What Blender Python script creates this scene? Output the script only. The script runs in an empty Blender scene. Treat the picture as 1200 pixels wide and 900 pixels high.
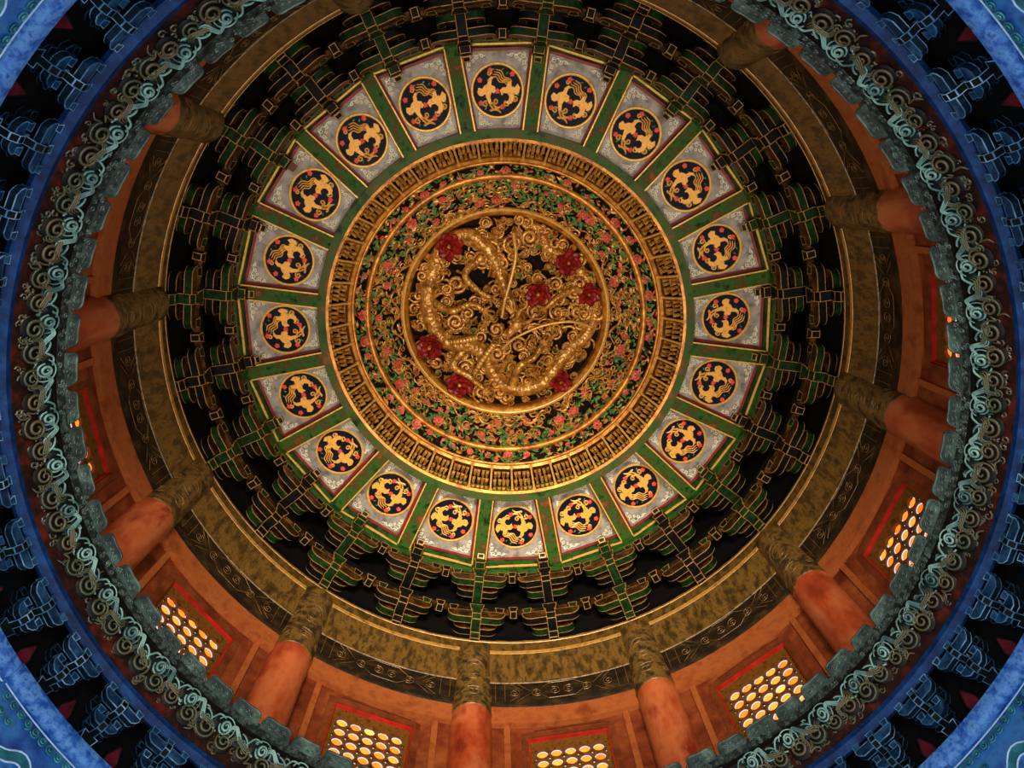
import bpy, bmesh, math, random
from mathutils import Vector, Matrix, Euler
random.seed(7)
R_ = math.radians
scene = bpy.context.scene
col = scene.collection
Z0 = 1.6                      # camera eye height above the hall floor

# ------------------------------------------------------------------ camera, world, lights, exposure
cam_d = bpy.data.cameras.new('camera')
cam_d.sensor_fit = 'HORIZONTAL'; cam_d.sensor_width = 36.0
cam_d.lens = 912.68 / 1200 * 36.0
cam_d.clip_end = 200
cam = bpy.data.objects.new('camera', cam_d); col.objects.link(cam)
n_ = Vector((574.82 - 600, 230.67 - 450, 912.68)).normalized()      # the zenith seen by the camera
x_ = Vector((1, 0, 0)); x_ = (x_ - n_ * x_.dot(n_)).normalized(); y_ = n_.cross(x_)
def c2w(v): v = Vector(v); return Vector((v.dot(x_), v.dot(y_), v.dot(n_)))
cr, cu, cb = c2w((1, 0, 0)), c2w((0, -1, 0)), c2w((0, 0, -1))
m = Matrix((cr, cu, cb)).transposed().to_4x4()
m.translation = Vector((-0.3215, -2.5254, Z0))
cam.matrix_world = m
scene.camera = cam

w = bpy.data.worlds.new('daylight'); scene.world = w; w.use_nodes = True
bg = w.node_tree.nodes['Background']
bg.inputs['Color'].default_value = (0.62, 0.80, 1.0, 1); bg.inputs['Strength'].default_value = 0.60

def area(name, loc, target, sx, sy, power, colr):
    l = bpy.data.lights.new(name, 'AREA'); l.shape = 'RECTANGLE'; l.size = sx; l.size_y = sy
    l.energy = power; l.color = colr; l.spread = R_(52)
    o = bpy.data.objects.new(name, l); col.objects.link(o); o.location = loc
    o.rotation_euler = (Vector(target) - Vector(loc)).to_track_quat('-Z', 'Y').to_euler()
    return o
# daylight through the open south doors, warm sun bounced off the marble terrace
area('door_daylight', (0, -10.5, 2.6), (0, 3.2, Z0 + 16.5), 5.0, 4.2, 700, (1.0, 0.86, 0.68))
# added warm fill spots, unseen near the floor, pointing up into the dome
for ang in (45, 135, 225, 315):
    l = bpy.data.lights.new('dome_fill_spot', 'SPOT'); l.energy = 1000; l.color = (1.0, 0.78, 0.54)
    l.spot_size = R_(62); l.spot_blend = 0.6; l.shadow_soft_size = 0.25
    o = bpy.data.objects.new('dome_fill_spot', l); col.objects.link(o)
    o.location = (3.4 * math.cos(R_(ang)), 3.4 * math.sin(R_(ang)), 0.4)
    o.rotation_euler = (Vector((-1.0 * math.cos(R_(ang)), -1.0 * math.sin(R_(ang)), Z0 + 14)) - o.location).to_track_quat('-Z', 'Y').to_euler()

vs = scene.view_settings
vs.view_transform = 'Standard'; vs.look = 'None'; vs.gamma = 1.0; vs.use_curve_mapping = False
vs.exposure = 0.95

# ------------------------------------------------------------------ materials
def lin(h):
    h = h.lstrip('#'); out = []
    for i in (0, 2, 4):
        v = int(h[i:i + 2], 16) / 255
        out.append(v / 12.92 if v <= 0.04045 else ((v + 0.055) / 1.055) ** 2.4)
    return out + [1.0]
def mat(name, cols, scale=6.0, rough=0.55, metal=0.0, bump=0.25, stretch=(1, 1, 1), detail=8, coord='Object', emit=None, bscale=None, spec=0.5, voro=0, lo=0.3, hi=0.7):
    mt = bpy.data.materials.new(name); mt.use_nodes = True
    nt = mt.node_tree; N = nt.nodes; L = nt.links
    bs = N['Principled BSDF']
    tc = N.new('ShaderNodeTexCoord'); mp = N.new('ShaderNodeMapping'); mp.inputs['Scale'].default_value = stretch
    L.new(tc.outputs[coord], mp.inputs['Vector'])
    oi = N.new('ShaderNodeObjectInfo'); ad = N.new('ShaderNodeVectorMath'); ad.operation = 'MULTIPLY_ADD'
    L.new(oi.outputs['Random'], ad.inputs[0]); ad.inputs[1].default_value = (37, 19, 53); L.new(mp.outputs['Vector'], ad.inputs[2])
    no = N.new('ShaderNodeTexNoise'); no.inputs['Scale'].default_value = scale; no.inputs['Detail'].default_value = detail
    no.inputs['Roughness'].default_value = 0.65
    L.new(ad.outputs[0], no.inputs['Vector'])
    rp = N.new('ShaderNodeValToRGB'); L.new(no.outputs['Fac'], rp.inputs['Fac'])
    el = rp.color_ramp.elements
    k = len(cols)
    while len(el) < k: el.new(0.5)
    for i, c in enumerate(cols):
        el[i].position = lo + (hi - lo) * i / max(1, k - 1); el[i].color = lin(c)
    L.new(rp.outputs['Color'], bs.inputs['Base Color'])
    bs.inputs['Roughness'].default_value = rough; bs.inputs['Metallic'].default_value = metal
    bs.inputs['Specular IOR Level'].default_value = spec
    if bump:
        b = N.new('ShaderNodeBump'); b.inputs['Strength'].default_value = bump; b.inputs['Distance'].default_value = 0.02
        if voro:
            t2 = N.new('ShaderNodeTexVoronoi'); t2.inputs['Scale'].default_value = voro; L.new(ad.outputs[0], t2.inputs['Vector']); L.new(t2.outputs['Distance'], b.inputs['Height'])
        else:
            t2 = N.new('ShaderNodeTexNoise'); t2.inputs['Scale'].default_value = bscale or scale * 4; t2.inputs['Detail'].default_value = 6
            L.new(ad.outputs[0], t2.inputs['Vector']); L.new(t2.outputs['Fac'], b.inputs['Height'])
        L.new(b.outputs['Normal'], bs.inputs['Normal'])
    if emit:
        L.new(rp.outputs['Color'], bs.inputs['Emission Color']); bs.inputs['Emission Strength'].default_value = emit
    return mt

MT = dict(
    wall=mat('ochre_plaster', ['#57200f', '#8e3f20', '#b2602f'], 2.2, 0.5, bump=0.35, bscale=30),
    rail=mat('ochre_rail', ['#8a3c1c', '#b3622f', '#9c4422'], 3.0, 0.55, bump=0.3, bscale=40),
    shaft=mat('red_lacquer_column', ['#6e1c10', '#a8401f', '#c4683a', '#8a2614'], 1.6, 0.36, bump=0.15, stretch=(1, 1, .5), bscale=14),
    casing=mat('brown_casing', ['#4f2210', '#86421f'], 4, 0.5, bump=0.2),
    redframe=mat('red_lacquer_frame', ['#7a0e0a', '#b8201a'], 5, 0.3, bump=0.1),
    lattice=mat('gilt_lattice', ['#3a200c', '#8a5a20', '#5a3412'], 9, 0.5, metal=0.2, bump=0.3),
    pane=mat('amber_pane', ['#d82408', '#ff6a14', '#ff9a34', '#ffbe5a'], 1.2, 0.4, bump=0, emit=0.62, lo=0.2, hi=0.8),
    beamdark=mat('dark_painted_beam', ['#0c0a06', '#241a0e', '#4a3516'], 7, 0.5, bump=0.4, stretch=(1, .45, 1)),
    beamgold_light=mat('gilt_beam_and_light', ['#201506', '#43300f', '#76561f', '#33230b'], 6, 0.42, metal=0.2, bump=0.3, stretch=(1.3, 1.3, .5), bscale=30),  # brown gold; on the lintels it also carries the light of the upper face
    head=mat('column_head_paint', ['#0c0904', '#3a2a10', '#7a5a26', '#2a1e0c'], 6, 0.45, metal=0.15, bump=0.5),
    beamlit=mat('lit_gilt_edge', ['#5a3e14', '#b0823a', '#8a6024'], 6, 0.4, metal=0.2, bump=0.3),  # brighter gilt, the lit edge highlight is in the colour
    goldline=mat('gold_paint_line', ['#3a280e', '#a87c34', '#7a5622'], 9, 0.4, metal=0.3, bump=0.1),
    faint=mat('faint_gold_line', ['#2a1e0c', '#7a5a28', '#4a3818'], 9, 0.45, metal=0.2, bump=0.1),
    goldbright=mat('bright_gilt', ['#b37a28', '#e9b656', '#d09038'], 10, 0.36, metal=0.35, bump=0.2),
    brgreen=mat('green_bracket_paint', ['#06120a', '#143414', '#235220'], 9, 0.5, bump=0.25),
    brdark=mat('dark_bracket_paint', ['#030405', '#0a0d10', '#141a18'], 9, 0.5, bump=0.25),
    tie=mat('dark_gilt_tie', ['#080502', '#33200b', '#7a4e1c'], 5, 0.5, metal=0.2, bump=0.3),  # brown gold, with deep shade put into the colour
    black=mat('black_board', ['#020201', '#080503', '#160806'], 3, 0.8, bump=0.2, spec=0.2),  # near-black boards, the deep shade of the gaps is in the colour
    green=mat('green_beam_paint', ['#10200c', '#2c5a20', '#44902e', '#3a3016'], 5, 0.5, bump=0.3),
    greenred=mat('green_beam_rusty', ['#14260e', '#3f7428', '#5a5024', '#a8582a'], 3.6, 0.5, bump=0.35, lo=.35, hi=.68),
    olive=mat('olive_ring_paint', ['#1a2410', '#3a5e22', '#55522a', '#8a5830'], 2.2, 0.5, bump=0.35, lo=.35, hi=.68, spec=.15),
    board=mat('grey_panel_paint', ['#4f4c46', '#8d867d', '#a89f95'], 5, 0.34, bump=0.1),
    redline=mat('crimson_border', ['#5e0d10', '#94181b'], 6, 0.5, bump=0.1),
    navy=mat('ink_blue_disc', ['#05060c', '#0f1626', '#1a2440'], 6, 0.5, bump=0.1),
    phoenix=mat('phoenix_gilt', ['#c27a24', '#f0b04c', '#dd9434'], 14, 0.4, metal=0.15, bump=0.3, bscale=50),
    redflower=mat('vermilion_flower', ['#c22a18', '#f0553c'], 14, 0.5, bump=0.2),
    cream=mat('cream_scroll', ['#cfc7a4', '#f0e9cc'], 9, 0.5, bump=0),
    gild=mat('carved_gilding', ['#3a1c06', '#a5641c', '#e6ac50', '#7a4010'], 8, 0.32, metal=0.3, bump=0.55, bscale=26),
    gildrim=mat('gilt_moulding', ['#6a360c', '#b8741f', '#e0a040'], 5, 0.36, metal=0.4, bump=0.3, bscale=30),
    gilddark=mat('shaded_gilt_ground', ['#040201', '#150a03', '#40220a'], 9, 0.8, metal=0.0, spec=0.1, bump=0.7, bscale=22),  # near-black ground; shade between the carvings is put into the colour
    dragon=mat('dragon_gilt', ['#5a330c', '#b67a28', '#e8b85c'], 6, 0.3, metal=0.3, bump=0.8, voro=14),
    leaf=mat('carved_leaf_green', ['#1c3a16', '#4a7a3a', '#80a862'], 7, 0.5, bump=0.3),
    rose=mat('carved_rose', ['#9a2a1c', '#dd5f4c', '#f08a72'], 6, 0.45, bump=0.3),
    peony=mat('deep_red_peony', ['#2a0404', '#86140f', '#c4281f'], 9, 0.4, bump=0.3),
    cornbase=mat('cornice_red_ground', ['#0a0503', '#2a1008', '#641f0d'], 4, 0.6, bump=0.4),
    cornbrown=mat('cornice_brown_scroll', ['#0c0b08', '#20160d', '#141a10', '#38200f'], 1.3, 0.42, bump=0.3, lo=.25, hi=.75),
    cornteal=mat('cornice_teal_scroll', ['#1c3032', '#3c5c5a', '#6c928a', '#2c483e'], 1.6, 0.4, bump=0.3),
    corntealdark=mat('cornice_dark_teal', ['#0a1214', '#182628', '#2c4444'], 2, 0.45, bump=0.3),
    cornridge=mat('cornice_ridge', ['#26261a', '#4c4028', '#343e28', '#6a4226'], 1.3, 0.4, bump=0.2, lo=.25, hi=.75),
    corndust=mat('cornice_grey_green', ['#080b0a', '#1c2522', '#4a5a54'], 14, 0.6, bump=0.8, bscale=30),
    lobe=mat('cornice_lobe', ['#10191a', '#2c3f3c', '#567068'], 4, 0.5, bump=0.5, bscale=18),
    blue=mat('blue_ring_paint', ['#081834', '#10305e', '#1a4880'], 6, 0.45, bump=0.2),
    lowblue=mat('blue_bracket_paint', ['#081420', '#173450', '#315c78'], 5, 0.42, bump=0.25),
    lowmid=mat('blue_black_bracket', ['#060c12', '#10202e', '#20405a'], 5, 0.42, bump=0.25),
    lowdark=mat('dark_lower_bracket', ['#040708', '#0c1414', '#1c2418'], 6, 0.5, bump=0.25),
    lowline=mat('pale_blue_line', ['#0c1a28', '#3f6c8c', '#a8cce0'], 3, 0.4, bump=0.1),  # edge lines with the pale cool highlights put into the colour
    redboard=mat('crimson_board', ['#4a0c14', '#8a2030'], 5, 0.5, bump=0.2),
    platelb=mat('pale_blue_plate', ['#10306a', '#1f56a0', '#5a8cc0', '#173f7c'], 9, 0.4, bump=0.3),
    paintblue=mat('painted_blue', ['#0c2c66', '#1d55a4', '#3f86c4', '#164080'], 2.5, 0.35, bump=0.2),
    teal=mat('painted_teal', ['#0c3a48', '#2a7a80', '#5ab0b0'], 4, 0.4, bump=0.2),
    paleline=mat('pale_outline', ['#8fb4cc', '#e4f0f4'], 9, 0.4, bump=0),
    rust=mat('rusty_wood', ['#3a1a0c', '#7a3c1c'], 7, 0.6, bump=0.3),
)
# scale base colours; deep shade and contrast are put into the paint
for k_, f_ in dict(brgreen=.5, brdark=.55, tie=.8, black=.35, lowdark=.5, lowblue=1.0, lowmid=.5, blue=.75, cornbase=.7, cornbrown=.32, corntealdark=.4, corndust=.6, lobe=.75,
                   wall=.5, rail=.58, casing=.7, lattice=.6, green=.36, greenred=.5, olive=.75, beamdark=.6, beamgold_light=.85, head=.75, gilddark=.6, paintblue=1.05, platelb=1.15, redboard=.6, shaft=.66, goldline=1.15, navy=.6).items():
    for n__ in MT[k_].node_tree.nodes:
        if n__.type == 'VALTORGB':
            for e_ in n__.color_ramp.elements: e_.color = [min(1, c_ * f_) for c_ in e_.color[:3]] + [1]
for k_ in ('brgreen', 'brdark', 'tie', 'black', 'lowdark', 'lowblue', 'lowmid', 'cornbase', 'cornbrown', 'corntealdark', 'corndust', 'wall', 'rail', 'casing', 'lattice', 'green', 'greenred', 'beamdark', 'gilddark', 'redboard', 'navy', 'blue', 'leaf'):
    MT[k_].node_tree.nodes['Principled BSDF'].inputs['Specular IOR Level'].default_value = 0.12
MT['pane'].node_tree.nodes['Noise Texture'].inputs['Scale'].default_value = 0.9

# ------------------------------------------------------------------ mesh helpers
class MB:
    def __init__(s): s.v = []; s.f = []; s.m = []; s.nol = set()
    def add(s, vs_, fs, mi=0, M=None):
        o = len(s.v)
        s.v += [tuple(M @ Vector(p)) if M is not None else tuple(p) for p in vs_]
        s.f += [tuple(i + o for i in f) for f in fs]; s.m += [mi] * len(fs)
        return s
    def box(s, x0, x1, y0, y1, z0, z1, mi=0, M=None, taper=0.0):
        t = taper
        v = [(x0 + t, y0 + t, z0), (x1 - t, y0 + t, z0), (x1 - t, y1 - t, z0), (x0 + t, y1 - t, z0), (x0, y0, z1), (x1, y0, z1), (x1, y1, z1), (x0, y1, z1)]
        return s.add(v, [(0, 3, 2, 1), (4, 5, 6, 7), (0, 1, 5, 4), (1, 2, 6, 5), (2, 3, 7, 6), (3, 0, 4, 7)], mi, M)
    def prism(s, prof, a0, a1, plane='yz', mi=0, M=None):
        n = len(prof)
        def P(u, v_, a): return {'yz': (a, u, v_), 'xz': (u, a, v_), 'xy': (u, v_, a)}[plane]
        v = [P(u, q, a0) for u, q in prof] + [P(u, q, a1) for u, q in prof]
        f = [tuple(range(n))[::-1], tuple(range(n, 2 * n))] + [(i, (i + 1) % n, n + (i + 1) % n, n + i) for i in range(n)]
        return s.add(v, f, mi, M)
    def arm(s, prof, a0, a1, plane, lw, strip=2, edge=1, M=None):
        """prism whose two end faces take the outline and whose long strips carry a line along both edges"""
        n = len(prof)
        def P(u, v_, a): return {'yz': (a, u, v_), 'xz': (u, a, v_), 'xy': (u, v_, a)}[plane]
        v = [P(u, q, a) for a in (a0, a0 + lw, a1 - lw, a1) for u, q in prof]
        s.add(v, [tuple(range(n))[::-1], tuple(range(3 * n, 4 * n))], 0, M)
        o = len(s.v) - len(v)
        for r in range(3):
            for i in range(n):
                j = (i + 1) % n; s.nol.add(len(s.f)); s.f.append((o + r * n + i, o + r * n + j, o + (r + 1) * n + j, o + (r + 1) * n + i)); s.m.append(strip if r == 1 else edge)
        return s
    def tube(s, path, rad, sides=6, mi=0, M=None, caps=True, flat=1.0, closed=False):
        path = [Vector(p) for p in path]; n = len(path)
        if not hasattr(rad, '__len__'): rad = [rad] * n
        v = []; up = Vector((0, 0, 1))
        for i, p in enumerate(path):
            if closed: d = path[(i + 1) % n] - path[i - 1]
            else: d = path[min(i + 1, n - 1)] - path[max(i - 1, 0)]
            d = d.normalized() if d.length > 1e-9 else Vector((1, 0, 0))
            a = d.cross(up)
            if a.length < 1e-3: a = d.cross(Vector((0, 1, 0)))
            a.normalize(); b = a.cross(d)
            for k in range(sides):
                t = 2 * math.pi * k / sides
                v.append(p + a * (rad[i] * math.cos(t)) + b * (rad[i] * math.sin(t) * flat))
        f = []
        for i in range(n if closed else n - 1):
            j = (i + 1) % n
            for k in range(sides):
                l = (k + 1) % sides
                f.append((i * sides + k, i * sides + l, j * sides + l, j * sides + k))
        if caps and not closed:
            f.append(tuple(range(sides))[::-1]); f.append(tuple((n - 1) * sides + k for k in range(sides)))
        return s.add(v, f, mi, M)
    def ball(s, c, r, mi=0, M=None, nu=8, nv=5, sc=(1, 1, 1)):
        v = [(c[0], c[1], c[2] - r * sc[2])]; f = []
        for i in range(1, nv):
            a = -math.pi / 2 + math.pi * i / nv
            for k in range(nu):
                t = 2 * math.pi * k / nu
                v.append((c[0] + r * sc[0] * math.cos(a) * math.cos(t), c[1] + r * sc[1] * math.cos(a) * math.sin(t), c[2] + r * sc[2] * math.sin(a)))
        v.append((c[0], c[1], c[2] + r * sc[2])); T = len(v) - 1
        for k in range(nu):
            l = (k + 1) % nu; f.append((0, 1 + l, 1 + k)); f.append((T, T - nu + k, T - nu + l))
            for i in range(nv - 2): f.append((1 + i * nu + k, 1 + i * nu + l, 1 + (i + 1) * nu + l, 1 + (i + 1) * nu + k))
        return s.add(v, f, mi, M)
    def lathe(s, prof, n=180, closed=True, mi=0, a0=0, a1=360, mids=None):
        full = abs(a1 - a0 - 360) < 1e-6; p = len(prof); nn = n if full else n + 1
        v = []
        for i in range(nn):
            t = R_(a0 + (a1 - a0) * i / n); c_, s_ = math.cos(t), math.sin(t)
            v += [(r * c_, r * s_, z) for r, z in prof]
        o = len(s.v); s.v += v
        for i in range(n):
            j = (i + 1) % nn
            for k in range(p if closed else p - 1):
                l = (k + 1) % p
                s.f.append((o + i * p + k, o + j * p + k, o + j * p + l, o + i * p + l)); s.m.append(mids[k] if mids else mi)
        if not full and closed:
            s.f.append(tuple(o + k for k in range(p))); s.m.append(mi)
            s.f.append(tuple(o + n * p + k for k in range(p))[::-1]); s.m.append(mi)
        return s
KIDS = {}
def build(name, b, mats, parent=None, line=None, smooth=35, M=None):
    me = bpy.data.meshes.new(name)
    bm = bmesh.new()
    bv = [bm.verts.new(p) for p in b.v]; lined = []
    for k, (f, mi) in enumerate(zip(b.f, b.m)):
        try:
            fc = bm.faces.new([bv[i] for i in f]); fc.material_index = mi
            if k not in b.nol: lined.append(fc)
        except ValueError: pass
    bmesh.ops.recalc_face_normals(bm, faces=bm.faces[:])
    if line:
        r = bmesh.ops.inset_individual(bm, faces=lined, thickness=line[0], use_even_offset=True)
        for fc in r['faces']: fc.material_index = line[1]
    bm.to_mesh(me); bm.free()
    if not isinstance(mats, (list, tuple)): mats = [mats]
    for t in mats: me.materials.append(MT[t])
    if smooth:
        me.polygons.foreach_set('use_smooth', [True] * len(me.polygons))
        me.set_sharp_from_angle(angle=R_(smooth))
    return inst(name, me, parent, M)
def inst(name, me, parent=None, M=None):
    o = bpy.data.objects.new(name, me); col.objects.link(o)
    if parent is not None: o.parent = parent; KIDS.setdefault(parent.name, []).append(o)
    if M is not None: o.matrix_basis = M
    return o
def empty(name, loc=(0, 0, 0), rz=0.0, parent=None):
    o = bpy.data.objects.new(name, None); col.objects.link(o); o.empty_display_size = 0.1
    o.location = loc; o.rotation_euler = (0, 0, rz)
    if parent is not None: o.parent = parent; KIDS.setdefault(parent.name, []).append(o)
    return o
def tag(o, label=None, cat=None, group=None, kind=None):
    for k, v in (('label', label), ('category', cat), ('group', group), ('kind', kind)):
        if v: o[k] = v
    return o
def copy_tree(o, parent=None):
    c = o.copy(); col.objects.link(c); c.parent = parent
    if parent is not None: KIDS.setdefault(parent.name, []).append(c)
    for ch in KIDS.get(o.name, []): copy_tree(ch, c)
    return c
def pol(R, a, z): return (R * math.cos(R_(a)), R * math.sin(R_(a)), z + Z0)
def place(o, R, a, z): o.location = pol(R, a, z); o.rotation_euler = (0, 0, R_(a)); return o
def ringz(prof): return [(r, z + Z0) for r, z in prof]
def surf(R, a, z, dR, dz, spin=0.0, sc=1.0, lift=0.0):
    """frame on a surface of revolution: X tangential, Y along (dR,dz) outward/down, Z into the hall"""
    c_, s_ = math.cos(R_(a)), math.sin(R_(a)); L = math.hypot(dR, dz); dR /= L; dz /= L
    t = Vector((-s_, c_, 0)); s = Vector((dR * c_, dR * s_, dz)); n = t.cross(s)
    M = Matrix((t, s, n)).transposed().to_4x4(); M.translation = Vector(pol(R, a, z)) + n * lift
    return M @ Matrix.Rotation(spin, 4, 'Z') @ Matrix.Scale(sc, 4)
def spiral(turns, r0, r1, steps, z0=0.0, z1=0.0, ph=0.0, sy=1.0):
    out = []
    for i in range(steps + 1):
        u = i / steps; r = r0 + (r1 - r0) * u; t = ph + turns * 2 * math.pi * u
        out.append((r * math.cos(t), r * math.sin(t) * sy, z0 + (z1 - z0) * u))
    return out
def catmull(P, per=6):
    P = [Vector(p) for p in P]; out = []
    for i in range(len(P) - 1):
        a, b, c_, d = P[max(i - 1, 0)], P[i], P[i + 1], P[min(i + 2, len(P) - 1)]
        for k in range(per):
            t = k / per
            out.append(0.5 * ((2 * b) + (c_ - a) * t + (2 * a - 5 * b + 4 * c_ - d) * t * t + (3 * b - a - 3 * c_ + d) * t ** 3))
    return out + [P[-1]]

# ------------------------------------------------------------------ drum wall, rail, ledge
COL0, WIN0 = 7.0, 22.0
WHALF, WZ0, WZ1 = 7.25, 8.75, 11.22
def drum_wall():
    b = MB(); angs = []
    for k in range(12):
        c = WIN0 + 30 * k
        for d in (-15, -12, -9.5, -WHALF, -4.8, -2.4, 0, 2.4, 4.8, WHALF, 9.5, 12): angs.append((c + d, -WHALF - 1e-6 <= d < WHALF - 1e-6))
    zs = [7.95, WZ0, WZ1, 11.77]; n = len(angs)
    ri, ro = 6.16, 6.52
    for a, _ in angs:
        for z in zs:
            x, y, _z = pol(1, a, z); b.v.append((ri * x, ri * y, _z)); b.v.append((ro * x, ro * y, _z))
    def I(i, k, o): return (i % n) * 8 + k * 2 + o
    for i in range(n):
        hole = angs[i][1]
        for k in range(3):
            if hole and k == 1: continue
            b.f.append((I(i, k, 0), I(i + 1, k, 0), I(i + 1, k + 1, 0), I(i, k + 1, 0)))
            b.f.append((I(i, k, 1), I(i, k + 1, 1), I(i + 1, k + 1, 1), I(i + 1, k, 1)))
        if hole:
            b.f.append((I(i, 1, 0), I(i, 1, 1), I(i + 1, 1, 1), I(i + 1, 1, 0)))
            b.f.append((I(i, 2, 0), I(i + 1, 2, 0), I(i + 1, 2, 1), I(i, 2, 1)))
        if hole != angs[i - 1][1]:
            b.f.append((I(i, 1, 0), I(i, 2, 0), I(i, 2, 1), I(i, 1, 1)))
        b.f.append((I(i, 0, 0), I(i, 0, 1), I(i + 1, 0, 1), I(i + 1, 0, 0)))
        b.f.append((I(i, 3, 0), I(i + 1, 3, 0), I(i + 1, 3, 1), I(i, 3, 1)))
    b.m = [0] * len(b.f)
    return tag(build('wall_drum', b, 'wall'), 'ochre red plaster drum wall with square lattice windows', kind='structure')
drum_wall()
tag(build('trim_1', MB().lathe(ringz([(6.06, 11.34), (6.2, 11.34), (6.2, 11.77), (6.06, 11.77)])), 'rail'), 'plain orange rail running above the drum windows', kind='structure')
tag(build('trim_2', MB().lathe(ringz([(5.3, 8.12), (6.45, 8.12), (6.45, 8.0), (5.3, 8.0)])), 'wall'), 'ledge on top of carved cornice at foot of drum wall', kind='structure')
# slim stiles framing each wall field
stile = MB().box(-0.05, 0.06, -0.05, 0.05, WZ0 - .6, 11.36)
first = None
for k in range(24):
    a = WIN0 + 15 * (k // 2) * 2 + (9.4 if k % 2 else -9.4)
    if first is None: first = build('trim_3', stile, 'rail')
    else:
        o = first.copy(); col.objects.link(o); o.name = 'trim_%d' % (k + 3); first_ = o
    o = first if k == 0 else first_
    place(o, 6.17, a, 0); tag(o, kind='structure')

# ------------------------------------------------------------------ windows
def make_window():
    root = empty('window_1'); tag(root, kind='structure')
    hw = 6.12 * math.sin(R_(WHALF)); z0, z1 = WZ0, WZ1; cz = 0
    # local: x radial outwards from R=6.1, y tangential, z
    def frame(b, y, za, zb, t, xa, xb):
        b.box(xa, xb, -y, y, zb - t, zb); b.box(xa, xb, -y, y, za, za + t); b.box(xa, xb, -y, -y + t, za + t, zb - t); b.box(xa, xb, y - t, y, za + t, zb - t)
    b = MB(); frame(b, hw + .02, z0 - .02, z1 + .02, 0.13, 0.02, 0.22); build('casing', b, 'casing', root)
    b = MB(); frame(b, hw - .10, z0 + .10, z1 - .10, 0.028, 0.05, 0.15); build('inner_frame', b, 'redframe', root)
    b = MB(); frame(b, hw + .045, z0 - .045, z1 + .045, 0.026, 0.03, 0.10); build('groove', b, 'black', root)
    # pierced lattice board
    NX, NZ = 5, 9; w_ = hw - .16; s = 2 * w_ / (NX + 0.35); sz = 0.215; zt = z1 - .42
    b = MB(); seg = 16; th = 0.035; xa = 0.115
    hr = 0.092
    for i in range(NX):
        for j in range(NZ):
            cy = (i - (NX - 1) / 2) * s; cz = zt - j * sz
            sq = []; ci = []
            for k in range(seg):
                t = 2 * math.pi * (k + .5) / seg; c_, s_ = math.cos(t), math.sin(t); q = max(abs(c_), abs(s_))
                sq.append((cy + c_ / q * s / 2, cz + s_ / q * sz / 2)); ci.append((cy + hr * c_, cz + hr * s_))
            v = [(xa, *p) for p in sq] + [(xa, *p) for p in ci] + [(xa + th, *p) for p in ci] + [(xa + th, *p) for p in sq]
            f = []
            for k in range(seg):
                l = (k + 1) % seg
                for r in range(3): f.append((r * seg + k, r * seg + l, (r + 1) * seg + l, (r + 1) * seg + k))
            b.add(v, f)
    y1 = NX * s / 2; za = zt - (NZ - .5) * sz; zb = zt + sz / 2
    for q in ((-hw + .1, -y1, z0 + .1, z1 - .1), (y1, hw - .1, z0 + .1, z1 - .1), (-y1, y1, z0 + .1, za), (-y1, y1, zb, z1 - .1)):
        b.box(xa, xa + th, *q)
    build('lattice', b, 'lattice', root)
    pb = MB(); v = []; 
    for rr, xx in ((0.083, 0), (0.055, -0.02)):
        v += [(xx, rr * math.cos(2 * math.pi * k / 12), rr * math.sin(2 * math.pi * k / 12)) for k in range(12)]
    v += [(.006, p[1], p[2]) for p in v[:12]]
    pb.add(v, [tuple(range(12, 24))] + [(k, (k + 1) % 12, 12 + (k + 1) % 12, 12 + k) for k in range(12)] + [(k, 24 + k, 24 + (k + 1) % 12, (k + 1) % 12) for k in range(12)] + [tuple(range(24, 36))[::-1]])
    p0 = None
    for i in range(NX):
        for j in range(NZ):
            M = Matrix.Translation((xa + th + .012, (i - (NX - 1) / 2) * s, zt - j * sz + 0.004))
            if p0 is None: p0 = build('pane', pb, 'pane', root, M=M)
            else: inst('pane', p0.data, root, M)
    return root
win = make_window()
for k in range(12):
    o = win if k == 0 else copy_tree(win)
    if k: o.name = 'window_%d' % (k + 1)
    place(o, 6.10, WIN0 + 30 * k, 0)

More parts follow.
